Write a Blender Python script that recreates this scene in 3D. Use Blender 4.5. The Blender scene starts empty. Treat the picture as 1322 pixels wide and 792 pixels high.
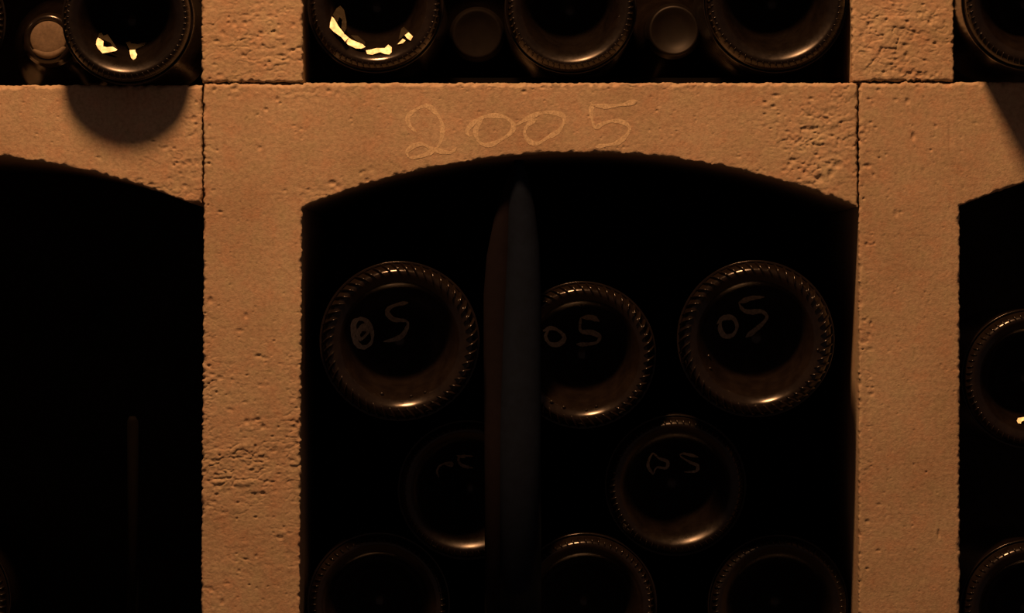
import bpy, bmesh, math, random
import numpy as np
from mathutils import Vector, Matrix, Euler

# ------------------------------------------------------------------ frame of reference
# 1 photograph pixel on the rack's front plane (y = 0) is 1/S metres.  x right, y into the rack, z up.
S = 2380.0
D = 2.60           # camera distance to the rack front
ZC = 1.20          # camera height above the cellar floor
CX, CY = 661.0, 396.0
def X(px): return (px - CX) / S
def Z(py): return ZC + (CY - py) / S
LEDGE = Z(107)
SHELF = Z(885)

sc = bpy.context.scene
col = sc.collection

# ------------------------------------------------------------------ camera
cam = bpy.data.cameras.new('camera')
cam.sensor_width = 36.0
cam.lens = 36.0 * D * S / 1322.0
cam.clip_start = 0.02
camo = bpy.data.objects.new('camera', cam)
col.objects.link(camo)
camo.location = (0, -D, ZC)
camo.rotation_euler = (math.pi / 2, 0, 0)
sc.camera = camo
CAM = Vector((0, -D, ZC))

# ------------------------------------------------------------------ world, lamp, exposure
w = bpy.data.worlds.new('world')
sc.world = w
w.use_nodes = True
bg = w.node_tree.nodes['Background']
bg.inputs['Color'].default_value = (1.0, 0.55, 0.40, 1)
bg.inputs['Strength'].default_value = 0.052

LAMP = Vector((-0.17, -0.56, LEDGE + 0.94))
ld = bpy.data.lights.new('cellar_lamp', 'POINT')
ld.color = (1.0, 0.458, 0.185)
ld.energy = 67.0
ld.shadow_soft_size = 0.085
lo = bpy.data.objects.new('cellar_lamp', ld)
lo.location = LAMP
col.objects.link(lo)

sc.view_settings.view_transform = 'Standard'
sc.view_settings.look = 'None'
sc.view_settings.gamma = 1.0
sc.view_settings.exposure = 0.0
sc.view_settings.use_curve_mapping = False

rng = np.random.default_rng(5)
random.seed(5)

# ------------------------------------------------------------------ materials
def mat(name):
    m = bpy.data.materials.new(name)
    m.use_nodes = True
    nt = m.node_tree
    return m, nt, nt.nodes['Principled BSDF']

def node(nt, kind, **kw):
    n = nt.nodes.new(kind)
    for k, v in kw.items():
        if k in n.inputs: n.inputs[k].default_value = v
        else: setattr(n, k, v)
    return n

def ramp(nt, fac, stops):
    r = nt.nodes.new('ShaderNodeValToRGB')
    el = r.color_ramp.elements
    while len(el) < len(stops): el.new(0.5)
    for e, (p, c) in zip(el, stops):
        e.position = p
        e.color = (*c, 1) if len(c) == 3 else c
    nt.links.new(fac, r.inputs['Fac'])
    return r.outputs['Color']

def noise_out(nt, coord, scale, detail=4, rough=0.6):
    n = nt.nodes.new('ShaderNodeTexNoise')
    n.inputs['Scale'].default_value = scale
    n.inputs['Detail'].default_value = detail
    n.inputs['Roughness'].default_value = rough
    nt.links.new(coord, n.inputs['Vector'])
    return n.outputs['Fac']

def stone_material(name, c0, c1, c2):
    m, nt, b = mat(name)
    tc = nt.nodes.new('ShaderNodeTexCoord').outputs['Object']
    big = noise_out(nt, tc, 22, 4, 0.6)
    base = ramp(nt, big, [(0.30, c0), (0.52, c1), (0.72, c2)])
    fine = noise_out(nt, tc, 420, 3, 0.7)
    hue = ramp(nt, noise_out(nt, tc, 75, 5, 0.7), [(0.33, (1.06, 0.93, 0.90)), (0.5, (1, 1, 1)), (0.67, (0.96, 1.04, 1.0))])
    mh = nt.nodes.new('ShaderNodeMixRGB'); mh.blend_type = 'MULTIPLY'; mh.inputs['Fac'].default_value = 1
    nt.links.new(base, mh.inputs['Color1']); nt.links.new(hue, mh.inputs['Color2']); base = mh.outputs['Color']
    spk = ramp(nt, fine, [(0.32, (0.78, 0.76, 0.74)), (0.55, (1, 1, 1)), (0.75, (1.1, 1.1, 1.08))])
    mx = nt.nodes.new('ShaderNodeMixRGB'); mx.blend_type = 'MULTIPLY'; mx.inputs['Fac'].default_value = 1
    nt.links.new(base, mx.inputs['Color1']); nt.links.new(spk, mx.inputs['Color2'])
    nt.links.new(mx.outputs['Color'], b.inputs['Base Color'])
    b.inputs['Roughness'].default_value = 0.92
    b.inputs['Specular IOR Level'].default_value = 0.2
    bp = node(nt, 'ShaderNodeBump', Strength=0.55, Distance=0.0006)
    nt.links.new(noise_out(nt, tc, 620, 4, 0.65), bp.inputs['Height'])
    nt.links.new(bp.outputs['Normal'], b.inputs['Normal'])
    return m

M_stone = stone_material('tan_cast_stone', (0.43, 0.33, 0.23), (0.49, 0.39, 0.28), (0.53, 0.44, 0.32))
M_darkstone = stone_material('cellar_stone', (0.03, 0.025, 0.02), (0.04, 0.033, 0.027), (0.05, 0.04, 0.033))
M_floor = stone_material('cellar_floor', (0.12, 0.10, 0.08), (0.15, 0.12, 0.10), (0.18, 0.15, 0.12))

def glass_material(name, base, dusty, rough, dust_amt):
    m, nt, b = mat(name)
    tc = nt.nodes.new('ShaderNodeTexCoord').outputs['Object']
    n = noise_out(nt, tc, 120, 5, 0.65)
    c = ramp(nt, n, [(0.35, base), (0.75, tuple(base[i] * (1 - dust_amt) + dusty[i] * dust_amt for i in range(3)))])
    nt.links.new(c, b.inputs['Base Color'])
    b.inputs['Roughness'].default_value = rough
    b.inputs['IOR'].default_value = 1.5
    rr = ramp(nt, noise_out(nt, tc, 300, 3, 0.6), [(0.3, (rough * 0.9,) * 3), (0.7, (min(1, rough * 1.25),) * 3)])
    nt.links.new(rr, b.inputs['Roughness'])
    return m

M_glass = glass_material('dark_bottle_glass', (0.0075, 0.0056, 0.0046), (0.021, 0.0158, 0.0128), 0.17, 0.6)
M_glass_dusty = glass_material('dusty_bottle_glass', (0.0045, 0.0034, 0.0027), (0.014, 0.0105, 0.0085), 0.28, 0.6)
M_glint = glass_material('lamp_glint_glass', (0.02, 0.016, 0.01), (0.03, 0.02, 0.012), 0.27, 0.2)
M_glint.node_tree.nodes['Principled BSDF'].inputs['Specular Tint'].default_value = (1.0, 0.98, 0.72, 1)  # yellow tint gives the plates the colour of lamp glints

def chalk_material(name, c, lo_, hi_):
    m, nt, b = mat(name)
    tc = nt.nodes.new('ShaderNodeTexCoord').outputs['Object']
    b.inputs['Base Color'].default_value = (*c, 1)
    b.inputs['Roughness'].default_value = 1.0
    b.inputs['Specular IOR Level'].default_value = 0.0
    a = ramp(nt, noise_out(nt, tc, 700, 4, 0.7), [(0.35, (lo_,) * 3), (0.65, (hi_,) * 3)])
    nt.links.new(a, b.inputs['Alpha'])
    return m
M_chalk = chalk_material('pale_chalk', (0.80, 0.68, 0.48), 0.38, 1.0)
M_chalk_glass = chalk_material('grey_chalk_on_glass', (0.62, 0.58, 0.52), 0.45, 0.95)

m, nt, b = mat('tan_cork'); M_cork = m
tc = nt.nodes.new('ShaderNodeTexCoord').outputs['Object']
nt.links.new(ramp(nt, noise_out(nt, tc, 500, 4, 0.7), [(0.3, (0.10, 0.075, 0.052)), (0.7, (0.17, 0.13, 0.09))]), b.inputs['Base Color'])
b.inputs['Roughness'].default_value = 0.85
m, nt, b = mat('black_capsule'); M_capsule = m
tc = nt.nodes.new('ShaderNodeTexCoord').outputs['Object']
nt.links.new(ramp(nt, noise_out(nt, tc, 200, 3, 0.6), [(0.3, (0.003, 0.002, 0.0016)), (0.7, (0.006, 0.004, 0.003))]), b.inputs['Base Color'])
b.inputs['Roughness'].default_value = 0.5
b.inputs['Specular IOR Level'].default_value = 0.3
m, nt, b = mat('matt_black_capsule'); M_capsule_matt = m
tc = nt.nodes.new('ShaderNodeTexCoord').outputs['Object']
nt.links.new(ramp(nt, noise_out(nt, tc, 200, 3, 0.6), [(0.3, (0.003, 0.002, 0.0016)), (0.7, (0.005, 0.0036, 0.003))]), b.inputs['Base Color'])
b.inputs['Roughness'].default_value = 0.8
b.inputs['Specular IOR Level'].default_value = 0.12

def dull_material(name, c0, c1, rough):
    m, nt, b = mat(name)
    tc = nt.nodes.new('ShaderNodeTexCoord').outputs['Object']
    nt.links.new(ramp(nt, noise_out(nt, tc, 160, 5, 0.7), [(0.3, c0), (0.7, c1)]), b.inputs['Base Color'])
    b.inputs['Roughness'].default_value = rough
    b.inputs['Specular IOR Level'].default_value = 0.1
    return m
M_iron = dull_material('blue_grey_iron', (0.0045, 0.0085, 0.0185), (0.0065, 0.012, 0.027), 0.9)
M_redwood = dull_material('red_brown_wood', (0.006, 0.0048, 0.0068), (0.0085, 0.0066, 0.0092), 0.9)
M_batten = dull_material('dark_wood', (0.0018, 0.0015, 0.001), (0.003, 0.0024, 0.0018), 0.85)

# ------------------------------------------------------------------ helpers
def tag(o, label=None, cat=None, group=None, kind=None):
    if label: o['label'] = label
    if cat: o['category'] = cat
    if group: o['group'] = group
    if kind: o['kind'] = kind
    return o

def link(name, me, m, parent=None, smooth=True):
    o = bpy.data.objects.new(name, me)
    col.objects.link(o)
    me.materials.append(m)
    if smooth: me.polygons.foreach_set('use_smooth', [True] * len(me.polygons))
    if parent: o.parent = parent
    return o

def mesh_np(name, verts, quads):
    me = bpy.data.meshes.new(name)
    verts = np.asarray(verts, np.float32); quads = np.asarray(quads, np.int32)
    me.vertices.add(len(verts)); me.vertices.foreach_set('co', verts.ravel())
    me.loops.add(quads.size); me.loops.foreach_set('vertex_index', quads.ravel())
    me.polygons.add(len(quads))
    me.polygons.foreach_set('loop_start', np.arange(0, quads.size, 4, dtype=np.int32))
    me.update(calc_edges=True); me.validate()
    return me

def box_mesh(name, x0, x1, y0, y1, z0, z1, bev=0.002):
    bm = bmesh.new()
    bmesh.ops.create_cube(bm, size=1)
    for v in bm.verts:
        v.co = ((x0 + x1) / 2 + v.co.x * (x1 - x0), (y0 + y1) / 2 + v.co.y * (y1 - y0), (z0 + z1) / 2 + v.co.z * (z1 - z0))
    if bev: bmesh.ops.bevel(bm, geom=bm.edges[:], offset=bev, segments=2, affect='EDGES')
    me = bpy.data.meshes.new(name); bm.to_mesh(me); bm.free()
    return me

# ------------------------------------------------------------------ relief map of the cast stone (pixels of the front plane)
HX0, HY0, HX1, HY1, HSTEP = -60.0, -40.0, 1382.0, 840.0, 0.72
HW, HH = int((HX1 - HX0) / HSTEP), int((HY1 - HY0) / HSTEP)

def lattice(cx, cy, seed):
    r = np.random.default_rng(seed)
    nx, ny = int((HX1 - HX0) / cx) + 4, int((HY1 - HY0) / cy) + 4
    g = r.random((ny, nx)) * 2 - 1
    u = (np.arange(HW) * HSTEP) / cx; v = (np.arange(HH) * HSTEP) / cy
    iu = u.astype(int); iv = v.astype(int); fu = u - iu; fv = v - iv
    fu = fu * fu * (3 - 2 * fu); fv = fv * fv * (3 - 2 * fv)
    a = g[iv][:, iu]; b_ = g[iv][:, iu + 1]; c = g[iv + 1][:, iu]; d = g[iv + 1][:, iu + 1]
    fu = fu[None, :]; fv = fv[:, None]
    return (a * (1 - fu) + b_ * fu) * (1 - fv) + (c * (1 - fu) + d * fu) * fv

gx = HX0 + np.arange(HW)[None, :] * HSTEP
gy = HY0 + np.arange(HH)[:, None] * HSTEP
rough = np.zeros((HH, HW))
for cx_, cy_, sx_, sy_, a_ in [
        (325, 60, 75, 60, .85), (320, 95, 80, 25, .35), (1165, 40, 80, 70, .95), (1165, 85, 75, 20, .4),
        (1064, 188, 60, 70, 1.0), (1035, 150, 55, 42, .5), (960, 215, 70, 14, .45), (1090, 120, 22, 20, .5),
        (325, 603, 90, 52, 1.0), (285, 640, 34, 30, .7), (268, 520, 14, 110, .75), (378, 600, 12, 150, .7), (372, 690, 22, 26, .7),
        (280, 740, 30, 50, .3), (235, 225, 34, 38, .75), (248, 160, 16, 50, .65), (200, 235, 40, 14, .5),
        (268, 190, 8, 80, .55), (1116, 190, 8, 75, .7), (420, 246, 40, 12, .75), (500, 222, 40, 8, .4),
        (330, 190, 40, 30, .2), (330, 480, 60, 60, .2), (1120, 500, 8, 300, .3), (320, 720, 90, 90, .26), (320, 480, 90, 60, .22), (340, 130, 80, 40, .2), (220, 190, 70, 70, .3), (700, 112, 460, 5, .4), (400, 120, 60, 8, .4)]:
    rough = np.maximum(rough, a_ * np.exp(-(((gx - cx_) / sx_) ** 2 + ((gy - cy_) / sy_) ** 2)))
rough = np.clip(rough * (1 + 0.55 * lattice(38, 24, 3) + 0.3 * lattice(12, 9, 4)), 0, 1.1)

n1 = 0.6 * lattice(17, 8, 11) + 0.3 * lattice(8, 4.5, 12) + 0.16 * lattice(4, 2.6, 13)
n2 = 0.6 * lattice(21, 10, 21) + 0.35 * lattice(9, 5, 22)
crev = np.clip((0.13 - np.abs(n1)) / 0.13, 0, 1) * np.clip(0.75 + n2 * 1.6, 0, 1)
hmap = np.zeros((HH, HW))
hmap += 0.10 * lattice(120, 90, 31) + 0.05 * lattice(40, 30, 32) + 0.032 * lattice(9, 6, 33) + 0.022 * lattice(3.4, 2.8, 34)
hmap += rough * (-0.75 * crev + 0.42 * n1 + 0.22 * n2 + 0.15 * lattice(3.8, 2.6, 36))
hmap += 0.012 * lattice(60, 2.4, 35)                       # faint horizontal trowel lines

def pit(px, py, r, depth, asp=1.0):
    ry, rx = r / asp, r * asp
    x0, x1 = int((px - rx * 1.4 - HX0) / HSTEP), int((px + rx * 1.4 - HX0) / HSTEP) + 2
    y0, y1 = int((py - ry * 1.4 - HY0) / HSTEP), int((py + ry * 1.4 - HY0) / HSTEP) + 2
    if x0 < 0 or y0 < 0 or x1 >= HW or y1 >= HH: return
    q = np.sqrt(((gx[:, x0:x1] - px) / rx) ** 2 + ((gy[y0:y1] - py) / ry) ** 2)
    hmap[y0:y1, x0:x1] -= depth * np.clip(1.25 - q, 0, 1) ** 0.7 * (q < 1.25)

for _ in range(2600):                                      # bubble pits all over
    px, py = rng.uniform(-40, 1360), rng.uniform(-30, 820)
    pit(px, py, rng.uniform(0.8, 1.7), rng.uniform(0.10, 0.40), rng.uniform(0.8, 1.25))
k = 0
while k < 520:                                             # larger pits where the casting is coarse
    px, py = rng.uniform(-40, 1360), rng.uniform(-30, 820)
    if rng.random() < rough[min(HH - 1, int((py - HY0) / HSTEP)), min(HW - 1, int((px - HX0) / HSTEP))] * 1.2:
        pit(px, py, rng.uniform(1.2, 3.6), rng.uniform(0.25, 0.8), rng.uniform(0.8, 1.5)); k += 1
for px, py, r, d_, a_ in [(1179, 176, 3.6, .9, .75), (1208, 163, 2.2, .6, 1), (1128, 226, 2.2, .6, 1), (1144, 200, 1.6, .5, 1),
                          (1212, 690, 3.2, .8, .55), (1227, 268, 3.0, .2, .4), (1226, 178, 6, .22, .35), (1082, 212, 5, .9, 1.1), (1072, 224, 4, .8, 1),
                          (1058, 232, 5, .8, 1), (429, 236, 4, .9, 1.2), (474, 233, 3, .7, 1), (1196, 610, 1.6, .6, 1), (1180, 600, 1.4, .5, 1),
                          (850, 120, 6, .2, .35), (848, 143, 1.6, .5, 1)]:
    pit(px, py, r, d_, a_)

def sample(arr, px, py):
    u = np.clip((np.asarray(px) - HX0) / HSTEP, 0, HW - 1.001); v = np.clip((np.asarray(py) - HY0) / HSTEP, 0, HH - 1.001)
    iu = u.astype(int); iv = v.astype(int); fu = u - iu; fv = v - iv
    return (arr[iv, iu] * (1 - fu) + arr[iv, np.minimum(iu + 1, HW - 1)] * fu) * (1 - fv) + \
           (arr[np.minimum(iv + 1, HH - 1), iu] * (1 - fu) + arr[np.minimum(iv + 1, HH - 1), np.minimum(iu + 1, HW - 1)] * fu) * fv
edge_a = 0.25 * lattice(9, 7, 41) + 0.55 * lattice(4.5, 4, 42) + 0.45 * lattice(2.4, 2.4, 45)
edge_b = 0.25 * lattice(7, 9, 43) + 0.55 * lattice(4, 4.5, 44) + 0.45 * lattice(2.4, 2.4, 46)
edge_r = np.clip(1.0 + 0.7 * lattice(14, 14, 51) + 0.8 * lattice(6, 6, 52), 0.35, 3.0)

def axis(a, b, lo_, hi_, fine=1.07, coarse=14.0):
    """coordinates from a to b: fine inside [lo_, hi_] (the part in view), coarse outside"""
    out = [a]; p = a
    while p < b - 1e-6:
        p2 = p + (fine if lo_ - 2 <= p <= hi_ else coarse)
        if p < lo_ - 2 < p2: p2 = lo_ - 2
        if p2 > b - 0.3 * fine: p2 = b
        out.append(p2); p = p2
    return np.array(out)

# ------------------------------------------------------------------ setting
DEPTH = 0.44
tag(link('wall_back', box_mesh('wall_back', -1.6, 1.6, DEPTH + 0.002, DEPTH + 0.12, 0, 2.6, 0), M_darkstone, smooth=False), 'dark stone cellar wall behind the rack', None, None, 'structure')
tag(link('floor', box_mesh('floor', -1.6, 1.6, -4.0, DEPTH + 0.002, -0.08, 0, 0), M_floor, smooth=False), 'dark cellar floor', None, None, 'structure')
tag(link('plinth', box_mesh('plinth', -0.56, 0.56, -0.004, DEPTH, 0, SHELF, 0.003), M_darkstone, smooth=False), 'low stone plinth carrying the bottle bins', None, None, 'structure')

# ------------------------------------------------------------------ cast stone bin blocks: a post on the left and an arched beam
def stone_block(name, xl, xp, xr, yt, ys, yb, xa_end, cut=None, lean=0.0):
    """pixel outline: post xl..xp, beam xp..xr, top yt, arch spring ys, foot yb; arch chord xp..xa_end, rise 71"""
    xm, half = (xp + xa_end) / 2, (xa_end - xp) / 2
    Rr = (half ** 2 + 71.0 ** 2) / (2 * 71.0)
    def arch(x):
        y = ys - 71.0 + (Rr - np.sqrt(np.maximum(Rr ** 2 - (x - xm) ** 2, 0)))
        y = np.where(np.abs(x - xm) > half, ys, y)
        return np.minimum(y, cut) if cut else y
    VX0, VX1, VY0, VY1 = -14.0, 1336.0, -14.0, 806.0
    xs_post = axis(xl, xp, VX0, VX1); xs_beam = axis(xp, xr, VX0, VX1)[1:]
    xs = np.concatenate([xs_post, xs_beam]); npst = len(xs_post)
    t_rows = np.linspace(0, 1, 120 if (yt < VY1 and ys > VY0) else 12)
    bot = np.where(xs <= xp, ys, arch(xs))
    gxx = np.repeat(xs[None, :], len(t_rows), 0)
    gyy = bot[None, :] * (1 - t_rows[:, None]) + yt * t_rows[:, None]
    low = -axis(-yb, -ys, -VY1, -VY0)[:-1]                         # rows from foot upward
    lx = np.repeat(xs_post[None, :], len(low), 0); ly = np.repeat(low[:, None], npst, 1)
    px = np.concatenate([lx.ravel(), gxx.ravel()]); py = np.concatenate([ly.ravel(), gyy.ravel()])
    nl = len(low) * npst; W = len(xs)
    idx_top = nl + np.arange(gxx.size).reshape(gxx.shape)
    idx_low = np.concatenate([np.arange(nl).reshape(len(low), npst), idx_top[:1, :npst]], 0)
    def quads(ix): return np.stack([ix[:-1, :-1], ix[:-1, 1:], ix[1:, 1:], ix[1:, :-1]], -1).reshape(-1, 4)
    q = np.concatenate([quads(idx_low), quads(idx_top)])
    # boundary loop, anticlockwise seen from the front
    loop = np.concatenate([idx_low[0, :], idx_low[1:, -1], idx_top[0, npst:], idx_top[1:, -1], idx_top[-1, -2::-1], idx_top[-2::-1, 0], idx_low[-2:0:-1, 0]])
    # distance to the outline
    bx, by = px[loop], py[loop]
    keep = np.unique(np.linspace(0, len(loop) - 1, 600).astype(int))
    corners = [0, npst - 1, npst - 1 + len(idx_low) - 1]
    keep = np.unique(np.concatenate([keep, corners]))
    ax_, ay_ = bx[keep], by[keep]
    bx2, by2 = np.roll(ax_, -1), np.roll(ay_, -1)
    near = np.full(len(px), 99.0)
    cand = np.ones(len(px), bool)
    # cheap candidates: close to any straight side or to the arch
    dq = np.minimum.reduce([np.abs(px - xl), np.abs(px - xp), np.abs(px - xr), np.abs(py - yt), np.abs(py - yb), np.abs(py - np.where(px <= xp, 1e6, arch(px)))])
    ids = np.where(dq < 14)[0]
    for c0 in range(0, len(ids), 4000):
        ii = ids[c0:c0 + 4000]
        P = np.stack([px[ii], py[ii]], -1)[:, None, :]
        A = np.stack([ax_, ay_], -1)[None]; Bv = np.stack([bx2 - ax_, by2 - ay_], -1)[None]
        tt = np.clip(((P - A) * Bv).sum(-1) / np.maximum((Bv ** 2).sum(-1), 1e-9), 0, 1)
        dd = P - A - tt[..., None] * Bv
        near[ii] = np.sqrt((dd ** 2).sum(-1)).min(1)
    r = (3.2 + 3.6 * np.clip(1 - np.abs(py - yt) / 9, 0, 1)) * sample(edge_r, px, py)                                # edge rounding in pixels
    dd = np.minimum(near, r)
    back = r - np.sqrt(np.maximum(r ** 2 - (r - dd) ** 2, 0))
    fall = np.clip(1 - near / 9.0, 0, 1)
    amp = 1.7 * (0.7 + 0.8 * sample(rough, px, py)) * fall
    qx = px + amp * sample(edge_a, px, py) - lean * np.clip((py - ys) / (yb - ys), 0, 1)
    qy = py + amp * sample(edge_b, px, py)
    h = sample(hmap, px, py) * 0.001
    v = np.stack([(qx - CX) / S, back / S - h, ZC + (CY - qy) / S], -1)
    rings = [loop]; verts = [v]; base = len(v); nlp = len(loop)
    for dep in (0.0025, 0.006, 0.02, 0.08, DEPTH):
        rv = v[loop].copy(); rv[:, 1] = dep + (v[loop, 1] if dep < 0.01 else 0)
        if dep > 0.004:                                             # the crumbly edge evens out behind the front
            rv[:, 0] = (px[loop] - lean * np.clip((py[loop] - ys) / (yb - ys), 0, 1) - CX) / S; rv[:, 2] = ZC + (CY - py[loop]) / S
        verts.append(rv); rings.append(np.arange(base, base + nlp)); base += nlp
    qs = [q]
    for a, b_ in zip(rings[:-1], rings[1:]):
        qs.append(np.stack([np.roll(a, -1), a, b_, np.roll(b_, -1)], -1))
    me = mesh_np(name, np.concatenate(verts), np.concatenate(qs))
    bm = bmesh.new(); bm.from_mesh(me)                              # close the back
    bm.verts.ensure_lookup_table()
    try: bm.faces.new([bm.verts[i] for i in rings[-1][::-1]])
    except ValueError: pass
    bm.to_mesh(me); bm.free()
    return link(name, me, M_stone)

B = 'stone bin blocks of the bottle rack'
blk = stone_block('stone_bin_block', 263.2, 390, 1107.0, 107, 268, 885, 1108, lean=4.0)
tag(blk, 'tan cast stone arch block with 2005 chalked on its beam', 'stone block', B)
tag(stone_block('stone_bin_block', -583, -456, 261.0, 110, 268, 885, 260, cut=262), 'tan stone arch block with a round bottle shadow on its beam, no chalk numerals', 'stone block', B)
tag(stone_block('stone_bin_block', 1109.2, 1239, 1953, 106, 266, 885, 1957), 'smooth tan stone block whose post adjoins the chalked five end of the 2005 beam', 'stone block', B)
U = 107 - 778
tag(stone_block('stone_bin_block', 260.5, 391, 1098.5, U, U + 161, 106.2, 1100), 'coarse pitted stone block whose post stands on the beam\'s end before the chalked two', 'stone block', B)
tag(stone_block('stone_bin_block', 1100, 1231, 1940, U, U + 161, 104.6, 1940), 'coarse pitted stone block whose post stands on the beam\'s end after the chalked five', 'stone block', B)
tag(stone_block('stone_bin_block', -580, -449, 259.0, U, U + 161, 109.2, 260), 'stone block whose arched beam spans over the bottles and the tan cork', 'stone block', B)

# ------------------------------------------------------------------ chalk strokes
def smooth_line(pts, step):
    P = [Vector((*p, 0)) for p in pts]
    P = [P[0] * 2 - P[1]] + P + [P[-1] * 2 - P[-2]]
    out = []
    for i in range(1, len(P) - 2):
        n = max(2, int((P[i + 1] - P[i]).length / step))
        for k in range(n):
            t = k / n
            a, b_, c, d = P[i - 1], P[i], P[i + 1], P[i + 2]
            out.append(0.5 * ((2 * b_) + (c - a) * t + (2 * a - 5 * b_ + 4 * c - d) * t * t + (3 * b_ - a - 3 * c + d) * t ** 3))
    out.append(P[-2])
    return [(p.x, p.y) for p in out]

def strokes_mesh(name, strokes, width, place, step=1.6, across=5):
    """strokes: lists of pixel points; place(px, py) -> 3-D point draped on the surface"""
    V, F = [], []
    for s_i, st in enumerate(strokes):
        ln = smooth_line(st, step); n = len(ln); b0 = len(V)
        ph = random.random() * 6
        for i, (x, y) in enumerate(ln):
            x0, y0 = ln[max(0, i - 2)]; x1, y1 = ln[min(n - 1, i + 2)]
            l = math.hypot(x1 - x0, y1 - y0) or 1
            nx, ny = -(y1 - y0) / l, (x1 - x0) / l
            e = min(1, (i + 1) / 4, (n - i) / 4)
            wd = width * (0.82 + 0.25 * math.sin(i * 0.31 + ph) + 0.12 * random.uniform(-1, 1)) * e
            for k in range(across):
                f = (k / (across - 1) - 0.5) * wd
                V.append(place(x + nx * f, y + ny * f, s_i))
        for i in range(n - 1):
            for k in range(across - 1):
                a = b0 + i * across + k
                F.append((a, a + 1, a + across + 1, a + across))
    me = bpy.data.meshes.new(name); me.from_pydata(V, [], F); me.update()
    return me

def on_stone(px, py, s_i=0):
    return (X(px), -float(sample(hmap, px, py)) * 0.001 - 0.00013 - 0.00004 * s_i, Z(py))

def crop(pts, ox, oy, sc_): return [(ox + x / sc_, oy + y / sc_) for x, y in pts]
def c2005(pts): return crop(pts, 480, 100, 3.479)
digits = [
    [[(200, 248), (165, 208), (172, 165), (240, 128), (288, 160), (316, 215), (312, 280), (292, 320)],
     [(165, 360), (158, 335), (185, 310), (225, 300), (262, 318), (300, 330), (345, 338), (365, 332), (380, 315)],
     [(168, 362), (205, 358), (245, 346), (288, 322)]],
    [[(440, 268), (428, 245), (445, 215), (490, 182), (550, 172), (600, 180), (636, 212), (628, 245), (590, 275), (540, 300), (500, 302), (474, 278), (468, 235), (490, 195), (506, 168)]],
    [[(648, 215), (700, 185), (760, 160), (820, 160), (860, 175), (862, 205), (835, 245), (790, 270), (745, 297), (705, 285), (686, 250), (700, 215), (738, 188)]],
    [[(988, 118), (986, 170), (1000, 230)], [(1000, 230), (1045, 205), (1095, 195), (1135, 205), (1158, 230), (1140, 265), (1100, 295), (1050, 305), (1005, 312)],
     [(988, 124), (1050, 130), (1110, 125), (1160, 115), (1192, 105)]]]
for d_, nm in zip(digits, ('two', 'zero', 'zero', 'five')):
    o = link('chalk_numeral', strokes_mesh('chalk_numeral', [c2005(s) for s in d_], 6.2, on_stone), M_chalk, blk)
    o['label'] = 'pale chalk numeral ' + nm

# ------------------------------------------------------------------ bottles (local axis +y runs from the base towards the neck)
# profile (r / R, depth / R): punt centre -> bearing ring -> heel -> body -> neck
PUNT = [(0.0, 1.20), (0.12, 1.11), (0.26, 1.0), (0.38, 0.87), (0.48, 0.69), (0.55, 0.49), (0.60, 0.335), (0.645, 0.215), (0.685, 0.135),
        (0.72, 0.086), (0.755, 0.053), (0.79, 0.027), (0.82, 0.009), (0.85, 0.0), (0.875, 0.007), (0.90, 0.028), (0.925, 0.06), (0.95, 0.105), (0.972, 0.42), (0.988, 0.225), (0.997, 0.30), (1.0, 0.38)]
PR = np.array([p[0] for p in PUNT]); PD = np.array([p[1] for p in PUNT])
LEN = 0.300
def bottle_profile(R):
    p = [(r * R, d * R) for r, d in PUNT]
    p += [(R, 0.06), (R, 0.12), (R, 0.175), (R * 0.985, 0.185), (R * 0.93, 0.197), (R * 0.80, 0.208), (R * 0.62, 0.218), (0.0195, 0.228), (0.0160, 0.238), (0.0145, 0.25), (0.0138, 0.272),
          (0.0138, 0.2795), (0.0152, 0.2805), (0.0155, 0.284), (0.0155, 0.289), (0.0146, 0.2905), (0.0140, 0.292), (0.0140, 0.2985), (0.0134, 0.2998), (0.0112, LEN), (0.0102, 0.2992), (0.0098, 0.297), (0.0097, 0.29)]
    return p

def lathe(prof, n=112, close0=True):
    V, F = [], []
    ang = [2 * math.pi * k / n for k in range(n)]
    start = 0
    if close0:
        V.append((0, prof[0][1], 0)); prof = prof[1:]
        F += [(0, 1 + k, 1 + (k + 1) % n) for k in range(n)]; start = 1
    for r, d in prof:
        V += [(r * math.cos(a), d, r * math.sin(a)) for a in ang]
    for i in range(len(prof) - 1):
        for k in range(n):
            a = start + i * n + k; b_ = start + i * n + (k + 1) % n
            F.append((a, a + n, b_ + n, b_))
    return V, F

def body_mesh(R):
    V, F = lathe(bottle_profile(R))
    n0 = len(V); n = 112
    V.append((0, 0.29, 0)); F += [(n0, n0 - n + (k + 1) % n, n0 - n + k) for k in range(n)]
    me = bpy.data.meshes.new('glass_body'); me.from_pydata(V, [], F)
    bm = bmesh.new(); bm.from_mesh(me); bmesh.ops.recalc_face_normals(bm, faces=bm.faces[:]); bm.to_mesh(me); bm.free()
    return me

def prof_at(q):                       # depth / R on the base at radius q (in R)
    return float(np.interp(q, PR, PD))

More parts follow.
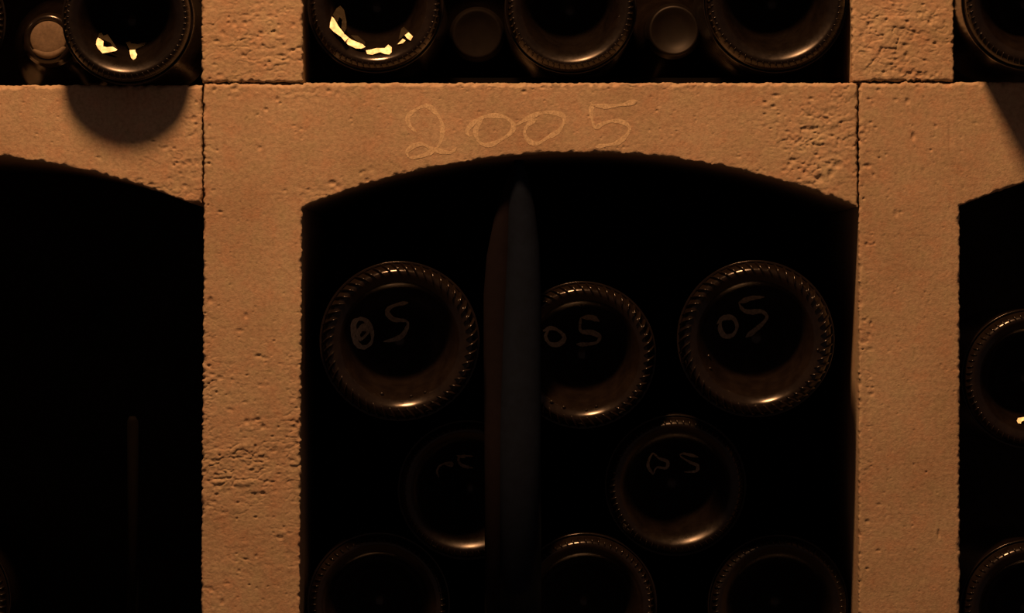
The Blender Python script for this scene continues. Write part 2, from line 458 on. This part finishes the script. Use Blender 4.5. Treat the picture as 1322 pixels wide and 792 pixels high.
def knurl_mesh(R, count, r0, r1, skew, wid, hgt):
    """moulded slanted ridges round the heel"""
    V, F = [], []
    NL, NA = 8, 5
    for k in range(count):
        th = 2 * math.pi * k / count
        b0 = len(V)
        for i in range(NL):
            t = i / (NL - 1); q = r0 + (r1 - r0) * t
            c = th + skew * (t - 0.5)
            env = math.sin(math.pi * (0.04 + 0.92 * t)) ** 0.6
            dq = 0.01
            sl = (prof_at(q + dq) - prof_at(q - dq)) / (2 * dq)
            nl = math.hypot(1, sl); nr, nd = sl / nl, -1 / nl
            for j in range(NA):
                u = j / (NA - 1) * 2 - 1
                a = c + u * wid * env / q
                hh = hgt * env * (1 - u * u) - 0.006
                rr = (q + nr * hh) * R; dd = (prof_at(q) + nd * hh) * R
                V.append((rr * math.cos(a), dd, rr * math.sin(a)))
        for i in range(NL - 1):
            for j in range(NA - 1):
                a = b0 + i * NA + j
                F.append((a, a + NA, a + NA + 1, a + 1))
    me = bpy.data.meshes.new('knurled_ring'); me.from_pydata(V, [], F)
    bm = bmesh.new(); bm.from_mesh(me); bmesh.ops.recalc_face_normals(bm, faces=bm.faces[:])
    bm.to_mesh(me); bm.free()
    return me

def world_at(px, py, y):              # point at depth y seen at this pixel
    k = (D + y) / D
    return Vector((X(px) * k, y, ZC + (CY - py) / S * k))

def local_ray(M, px, py):
    inv = M.inverted()
    o = inv @ CAM
    d = (inv @ world_at(px, py, 0.0)) - o
    return o, d.normalized()

def on_base(M, R, px, py, lift):
    o, d = local_ray(M, px, py)
    y = 0.3 * R
    for _ in range(40):               # walk to where the ray meets the punt
        t = (y - o.y) / d.y
        p = o + d * t
        q = math.hypot(p.x, p.z) / R
        y = 0.6 * y + 0.4 * prof_at(min(q, 1)) * R
    p.y -= lift
    return p

GLASS = {'clean': M_glass, 'dusty': M_glass_dusty}
def bottle(px, py, R, y0, label, group, yaw=0.0, pitch=0.0, style='slant', glass='clean', spin=0.0, z=None, digits=None, glint_plates=None, digit_w=9.0, beads=None):
    c = world_at(px, py, y0)
    if z is not None: c.z = z
    e = bpy.data.objects.new('wine_bottle', None); col.objects.link(e)
    e.empty_display_size = 0.02
    e.location = c; e.rotation_euler = (math.radians(pitch), 0, -math.radians(yaw))
    M = Matrix.Translation(c) @ Euler(e.rotation_euler).to_matrix().to_4x4()
    tag(e, label, 'wine bottle', group)
    link('glass_body', body_mesh(R), GLASS[glass], e)
    if style == 'slant': km = knurl_mesh(R, 50, 0.825, 0.968, 0.16, 0.019, 0.054)
    else: km = knurl_mesh(R, 64, 0.86, 0.945, 0.03, 0.019, 0.034)
    kn = link('knurled_ring', km, GLASS[glass], e); kn['kind'] = 'stuff'
    kn.rotation_euler = (0, spin, 0)
    for dg in digits or []:
        o = link('chalk_numeral', strokes_mesh('chalk_numeral', dg[1], digit_w, lambda x, y, s_i=0: on_base(M, R, x, y, 0.0006 + 0.0001 * s_i), 2.0, 4), M_chalk_glass, e)
        o['label'] = 'grey chalk numeral ' + dg[0]
    inv = M.inverted()
    for bx_, by_, br in beads or []:                   # small glass beads and seeds on the punt
        bm = bmesh.new(); bmesh.ops.create_icosphere(bm, subdivisions=2, radius=br)
        me = bpy.data.meshes.new('glass_bead'); bm.to_mesh(me); bm.free()
        o = link('glass_bead', me, M_glass, e); o.location = on_base(M, R, bx_, by_, br * 0.3)
    for poly, off in glint_plates or []:  # added plates shaped as lamp reflections, tilted to glint at the camera
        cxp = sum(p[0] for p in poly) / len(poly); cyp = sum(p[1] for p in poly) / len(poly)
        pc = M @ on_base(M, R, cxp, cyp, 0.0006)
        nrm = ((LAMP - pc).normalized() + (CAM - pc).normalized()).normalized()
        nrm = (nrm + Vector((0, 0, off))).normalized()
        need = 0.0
        for p in poly:                                 # lift the glint plate until it clears the curved punt
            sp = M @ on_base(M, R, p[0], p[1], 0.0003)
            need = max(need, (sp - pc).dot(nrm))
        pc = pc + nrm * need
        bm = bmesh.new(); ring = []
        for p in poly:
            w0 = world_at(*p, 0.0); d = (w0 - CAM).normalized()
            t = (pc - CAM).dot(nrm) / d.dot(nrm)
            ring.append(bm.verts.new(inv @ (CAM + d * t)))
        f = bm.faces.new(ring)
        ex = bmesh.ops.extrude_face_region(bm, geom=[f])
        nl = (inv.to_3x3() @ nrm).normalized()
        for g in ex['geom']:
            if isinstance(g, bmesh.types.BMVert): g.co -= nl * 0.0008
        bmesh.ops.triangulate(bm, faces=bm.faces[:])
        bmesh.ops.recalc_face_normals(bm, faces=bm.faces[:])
        me = bpy.data.meshes.new('glint_plate'); bm.to_mesh(me); bm.free()
        o = link('glint_plate', me, M_glint, e, smooth=False)
        o['label'] = 'added plate shaped as a lamp glint inside the punt'
    return e

# --- bottles under the 2005 arch
G05 = 'bottles in the bin under the 2005 arch'
def c1(p): return crop(p, 380, 320, 3.046)
def c2(p): return crop(p, 600, 320, 3.046)
def c3(p): return crop(p, 840, 320, 3.3)
def c4(p): return crop(p, 380, 530, 3.022)
def c5(p): return crop(p, 680, 530, 3.0045)
bottle(516, 441, 0.0438, 0.000, 'dark bottle base with chalked 05, its nought scribbled double', G05, yaw=-1.6, spin=0.02,
       digits=[('nought', [c1([(262, 280), (232, 292), (228, 335), (248, 380), (275, 392), (303, 372), (305, 330), (285, 290), (255, 280), (240, 300), (238, 340)]),
                           c1([(240, 345), (262, 320), (290, 330), (262, 360), (250, 340), (275, 305), (292, 325)])]),
               ('five', [c1([(448, 216), (410, 222), (376, 236), (366, 256), (390, 282), (438, 288), (446, 306), (425, 345), (390, 362), (350, 370)])])], digit_w=6.5, beads=[(493, 509, .0012), (531, 512, .0010), (549, 507, .0009), (545, 478, .0008)])
bottle(752, 459, 0.0408, 0.026, 'dark bottle base with clearly chalked 05, its edge hidden behind the upright post', G05, yaw=0.8, spin=0.05,
       digits=[('nought', [c2([(308, 328), (342, 316), (376, 332), (392, 356), (370, 380), (336, 378), (318, 350), (330, 322)])]),
               ('five', [c2([(530, 290), (500, 275), (456, 275)]), c2([(456, 275), (456, 326), (500, 334), (530, 350), (520, 372), (480, 380), (440, 380)])])], digit_w=6.5, beads=[(712, 519, .0012), (728, 526, .0011), (757, 530, .0008), (770, 525, .0010)])
bottle(975, 438, 0.0430, -0.002, 'dark bottle base with chalked 05, the slanting five set higher than the nought', G05, yaw=3.6, spin=0.0,
       digits=[('nought', [c3([(283, 325), (310, 300), (350, 300), (368, 335), (350, 372), (315, 376), (296, 345), (300, 310)])]),
               ('five', [c3([(485, 210), (430, 215), (375, 235)]), c3([(375, 235), (395, 266), (430, 274), (472, 272), (496, 294), (475, 325), (440, 355), (405, 382)])])], digit_w=6.5, beads=[(915, 460, .0010), (917, 476, .0009), (1056, 452, .0009)])
bottle(603, 634, 0.0388, 0.034, 'dusty bottle base with broken chalk strokes, partly hidden behind the upright post', G05, yaw=1, style='fine', glass='dusty',
       digits=[('nought', [c4([(565, 262), (556, 240), (572, 214), (612, 204), (614, 216), (590, 214)])]),
               ('five', [c4([(700, 180), (652, 178), (640, 195), (655, 215), (698, 226)]), c4([(632, 176), (668, 186)])])], digit_w=4)
bottle(874, 628, 0.0395, 0.045, 'dusty bottle base with smeared chalk marks in the middle layer, fully in view', G05, yaw=-2, style='fine', glass='dusty',
       digits=[('nought', [c5([(490, 250), (470, 212), (488, 168), (512, 186), (546, 200), (540, 225), (505, 222), (490, 250)])]),
               ('five', [c5([(666, 182), (605, 168), (598, 180), (640, 205), (662, 214), (658, 236), (610, 240)])])], digit_w=4)
zf = SHELF
bottle(488, 786, 0.0400, 0.050, 'unmarked bottle base in the bottom layer against the coarse pitted post', G05, style='fine', glass='clean', z=zf + 0.0402)
bottle(756, 778, 0.0400, 0.042, 'unmarked bottle base in the bottom layer beside the upright post', G05, style='fine', glass='clean', z=zf + 0.0402)
bottle(1006, 776, 0.0392, 0.048, 'unmarked bottle base in the bottom layer against the smooth stone post', G05, style='fine', glass='dusty', z=zf + 0.0398)

# --- bottles in the bin right of the 2005 arch
GR = 'bottles in the bin right of the 2005 arch'
def cr(p): return crop(p, 1232, 390, 4.4)
bottle(1334, 490, 0.0385, 0.002, 'dark bottle base with one small bright glint, in the bin beyond the smooth post', GR, style='fine',
       glint_plates=[(cr([(355, 675), (362, 660), (396, 655), (420, 650), (420, 672), (396, 674), (382, 680), (378, 692), (362, 690)]), 0.0)])
bottle(1334, 770, 0.0392, 0.002, 'plain dark bottle base below the one with a single bright glint', GR, style='fine', z=zf + 0.0394)

# --- bottles in the bin left of the 2005 arch, deep in shade
GL = 'bottles in the dark bin left of the 2005 arch'
bottle(-80, 690, 0.0400, 0.09, 'barely visible bottle base deep in the dark bin with the thin rod', GL, style='fine', glass='dusty', z=zf + 0.0402)

# --- bottles standing on the beams (upper bins)
GU = 'bottles in the upper bins'
zb = LEDGE + 0.0056            # the middle bin has a thin batten under its bottles
def cl(p): return crop(p, 80, 0, 6.889)
def cm(p): return crop(p, 380, 0, 3.3)
bottle(163, 21, 0.0358, -0.0235, 'bottle jutting out over the ledge with two torn bright glints, beside the tan cork', GU, style='fine', glass='dusty', z=Z(110) + 0.0362 - 0.0008,
       glint_plates=[(cl([(320, 335), (340, 345), (370, 368), (365, 412), (400, 420), (450, 415), (492, 440), (480, 452), (420, 465), (360, 474), (320, 430), (303, 395), (308, 355)]), 0.0),
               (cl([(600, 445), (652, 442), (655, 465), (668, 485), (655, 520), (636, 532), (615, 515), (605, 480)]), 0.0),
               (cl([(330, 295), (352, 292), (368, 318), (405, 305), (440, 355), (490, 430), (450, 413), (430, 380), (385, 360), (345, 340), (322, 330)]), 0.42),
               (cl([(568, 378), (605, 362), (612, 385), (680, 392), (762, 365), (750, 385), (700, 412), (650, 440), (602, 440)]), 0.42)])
bottle(484, 3, 0.0374, 0.004, 'clean bottle base with a curved row of bright glints beside the post', GU, style='fine', z=zb + 0.0376,
       glint_plates=[(cm([(160, 70), (170, 80), (190, 115), (215, 145), (232, 161), (216, 177), (200, 158), (168, 135), (151, 118), (153, 95)]), 0.0),
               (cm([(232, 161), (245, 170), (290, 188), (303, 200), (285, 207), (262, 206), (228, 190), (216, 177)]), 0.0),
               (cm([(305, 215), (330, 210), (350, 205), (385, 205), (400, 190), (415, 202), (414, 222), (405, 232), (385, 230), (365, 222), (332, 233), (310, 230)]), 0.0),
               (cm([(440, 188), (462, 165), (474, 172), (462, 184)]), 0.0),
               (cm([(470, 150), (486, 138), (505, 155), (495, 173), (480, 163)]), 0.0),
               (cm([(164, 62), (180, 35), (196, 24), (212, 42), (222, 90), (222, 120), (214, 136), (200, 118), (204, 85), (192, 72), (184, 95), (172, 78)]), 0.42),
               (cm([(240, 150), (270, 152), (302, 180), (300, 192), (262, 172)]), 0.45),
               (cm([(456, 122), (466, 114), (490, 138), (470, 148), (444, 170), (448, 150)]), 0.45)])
bottle(737, 10, 0.0364, 0.016, 'bottle base with a smooth brown crescent, between a dark recessed neck and a dim capsule', GU, style='fine', glass='dusty', z=zb + 0.0366)
bottle(1002, 0, 0.0396, 0.004, 'widest bottle base in its row, touching the post above the chalked five', GU, style='fine', glass='dusty', z=zb + 0.0398)
bottle(1333, -8, 0.0372, -0.048, 'bottle jutting over the smooth beam and shading it', GU, style='fine', z=Z(106) + 0.0415)
bottle(-76, 25, 0.0362, 0.0, 'bottle base on the far side of the tan cork from the torn glints', GU, yaw=-11, style='fine', glass='dusty', z=Z(110) + 0.0362)

def neck_bottle(px, py, R, tip, label, group, capsule, z, dip=0.0):
    """a bottle lying the other way round, its neck towards the room"""
    c = world_at(px, py, tip); c.z = z
    e = bpy.data.objects.new('wine_bottle', None); col.objects.link(e); e.empty_display_size = 0.02
    e.location = (c.x, tip + LEN, z); e.rotation_euler = (math.radians(dip), 0, math.pi)
    tag(e, label, 'wine bottle', group)
    link('glass_body', body_mesh(R), M_glass, e)
    if capsule:
        V, F = lathe([(0, 0.2985), (0.0060, 0.2988), (0.0100, 0.2998), (0.0125, 0.3012), (0.0136, 0.3014), (0.0144, 0.3000), (0.0150, 0.2965), (0.0158, 0.29), (0.0158, 0.2795), (0.0150, 0.2765), (0.0146, 0.262), (0.0146, 0.245)], 64)
        me = bpy.data.meshes.new('capsule'); me.from_pydata(V, [], F)
        o = link('capsule', me, capsule, e); o['label'] = 'dark foil capsule over the neck'
    else:
        V, F = lathe([(0, 0.3004), (0.005, 0.3005), (0.0094, 0.3003), (0.0101, 0.2996), (0.0103, 0.298), (0.0103, 0.2905)], 64)
        me = bpy.data.meshes.new('cork'); me.from_pydata(V, [], F)
        o = link('cork', me, M_cork, e); o['label'] = 'tan cork end'
        # raised lower rim of the cork, as a crescent lip
        V, F = [], []
        n = 26
        for k in range(n):
            a = math.radians(205 + 120 * k / (n - 1)); t = math.sin(math.pi * k / (n - 1)) ** 0.5
            for rr, yy in ((0.0100 - 0.0026 * t, 0.3004), (0.0100 - 0.0022 * t, 0.3004 + 0.0012 * t), (0.0104, 0.3004 + 0.0012 * t), (0.0112, 0.2998)):
                V.append((rr * math.cos(a), yy, rr * math.sin(a)))
        for k in range(n - 1):
            for j in range(3): F.append((k * 4 + j, k * 4 + j + 1, k * 4 + j + 5, k * 4 + j + 4))
        me = bpy.data.meshes.new('cork_lip'); me.from_pydata(V, [], F)
        link('cork_lip', me, M_cork, o)
    return e
neck_bottle(62, 50, 0.0318, 0.105, 'bottle lying neck outwards with a pale tan cork', GU, None, Z(110) + 0.0320, -0.2)
neck_bottle(616, 50, 0.0364, 0.136, 'barely visible bottle neck in deep shade between two bottle bases', GU, M_capsule_matt, zb + 0.0366, -1.5)
neck_bottle(870, 46, 0.0364, 0.105, 'bottle lying neck outwards with a dim dark capsule', GU, M_capsule, zb + 0.0366, -1.5)

# ------------------------------------------------------------------ thin battens under the middle upper bin
for yy, nm in ((0.06, 'front'), (0.395, 'rear')):
    o = link('wooden_batten', box_mesh('wooden_batten', X(393), X(1097), yy, yy + 0.03, LEDGE, LEDGE + 0.0056, 0.001), M_batten, smooth=False)
    tag(o, 'thin dark batten under the %s of the bottles on the 2005 beam' % nm, 'batten', 'battens under the upper bottles')

# ------------------------------------------------------------------ upright post in the 2005 bin and thin rod in the dark bin
def strip_mesh(name, rows, y_front, thick, n=14, bulge=1.0):
    """rows: (py, left px, right px); lens-shaped cross-section"""
    V, F = [], []
    for py, a, b_ in rows:
        xa, xb = X(a), X(b_); c = (xa + xb) / 2; h = (xb - xa) / 2
        for k in range(n):
            t = math.pi * k / (n - 1)
            V.append((c - h * math.cos(t), y_front + thick * (1 - bulge * math.sin(t)), Z(py)))
        for k in range(1, n - 1):
            t = math.pi * k / (n - 1)
            V.append((c + h * math.cos(t), y_front + thick * (1 + 0.35 * math.sin(t)), Z(py)))
    m_ = 2 * n - 2
    for i in range(len(rows) - 1):
        for k in range(m_):
            a = i * m_ + k; b2 = i * m_ + (k + 1) % m_
            F.append((a, a + m_, b2 + m_, b2))
    F.append(tuple(range(m_))); F.append(tuple(range((len(rows) - 1) * m_, len(rows) * m_))[::-1])
    me = bpy.data.meshes.new(name); me.from_pydata(V, [], F)
    bm = bmesh.new(); bm.from_mesh(me); bmesh.ops.recalc_face_normals(bm, faces=bm.faces[:]); bm.to_mesh(me); bm.free()
    return me

st = bpy.data.objects.new('pointed_post', None); col.objects.link(st); st.empty_display_size = 0.02
st.location = (X(665), 0.01, SHELF)
tag(st, 'dark pointed upright post standing between the chalked bottles under the arch', 'post')
def child_at(o, root):
    o.parent = root; o.matrix_parent_inverse = Matrix.Translation(-Vector(root.location))
o = link('iron_bar', strip_mesh('iron_bar', [(206, 664, 676), (235, 659, 684), (270, 656, 691), (320, 655, 697), (380, 652, 699), (460, 648, 699), (560, 645, 699), (885, 645, 699)], 0.009, 0.0085), M_iron)
child_at(o, st); o['label'] = 'blue-grey iron bar'
o = link('wooden_stake', strip_mesh('wooden_stake', [(214, 661, 667), (240, 651, 668), (280, 638, 666), (330, 628, 662), (380, 624, 660), (460, 624, 656), (560, 625, 656), (885, 626, 656)], 0.0155, 0.005), M_redwood)
child_at(o, st); o['label'] = 'red-brown wooden stake'
o = link('thin_rod', strip_mesh('thin_rod', [(541, 156, 164), (548, 153, 168), (600, 153, 168), (885, 153, 168)], 0.055, 0.003), M_batten)
tag(o, 'faint thin upright rod in the unlit bin', 'rod')
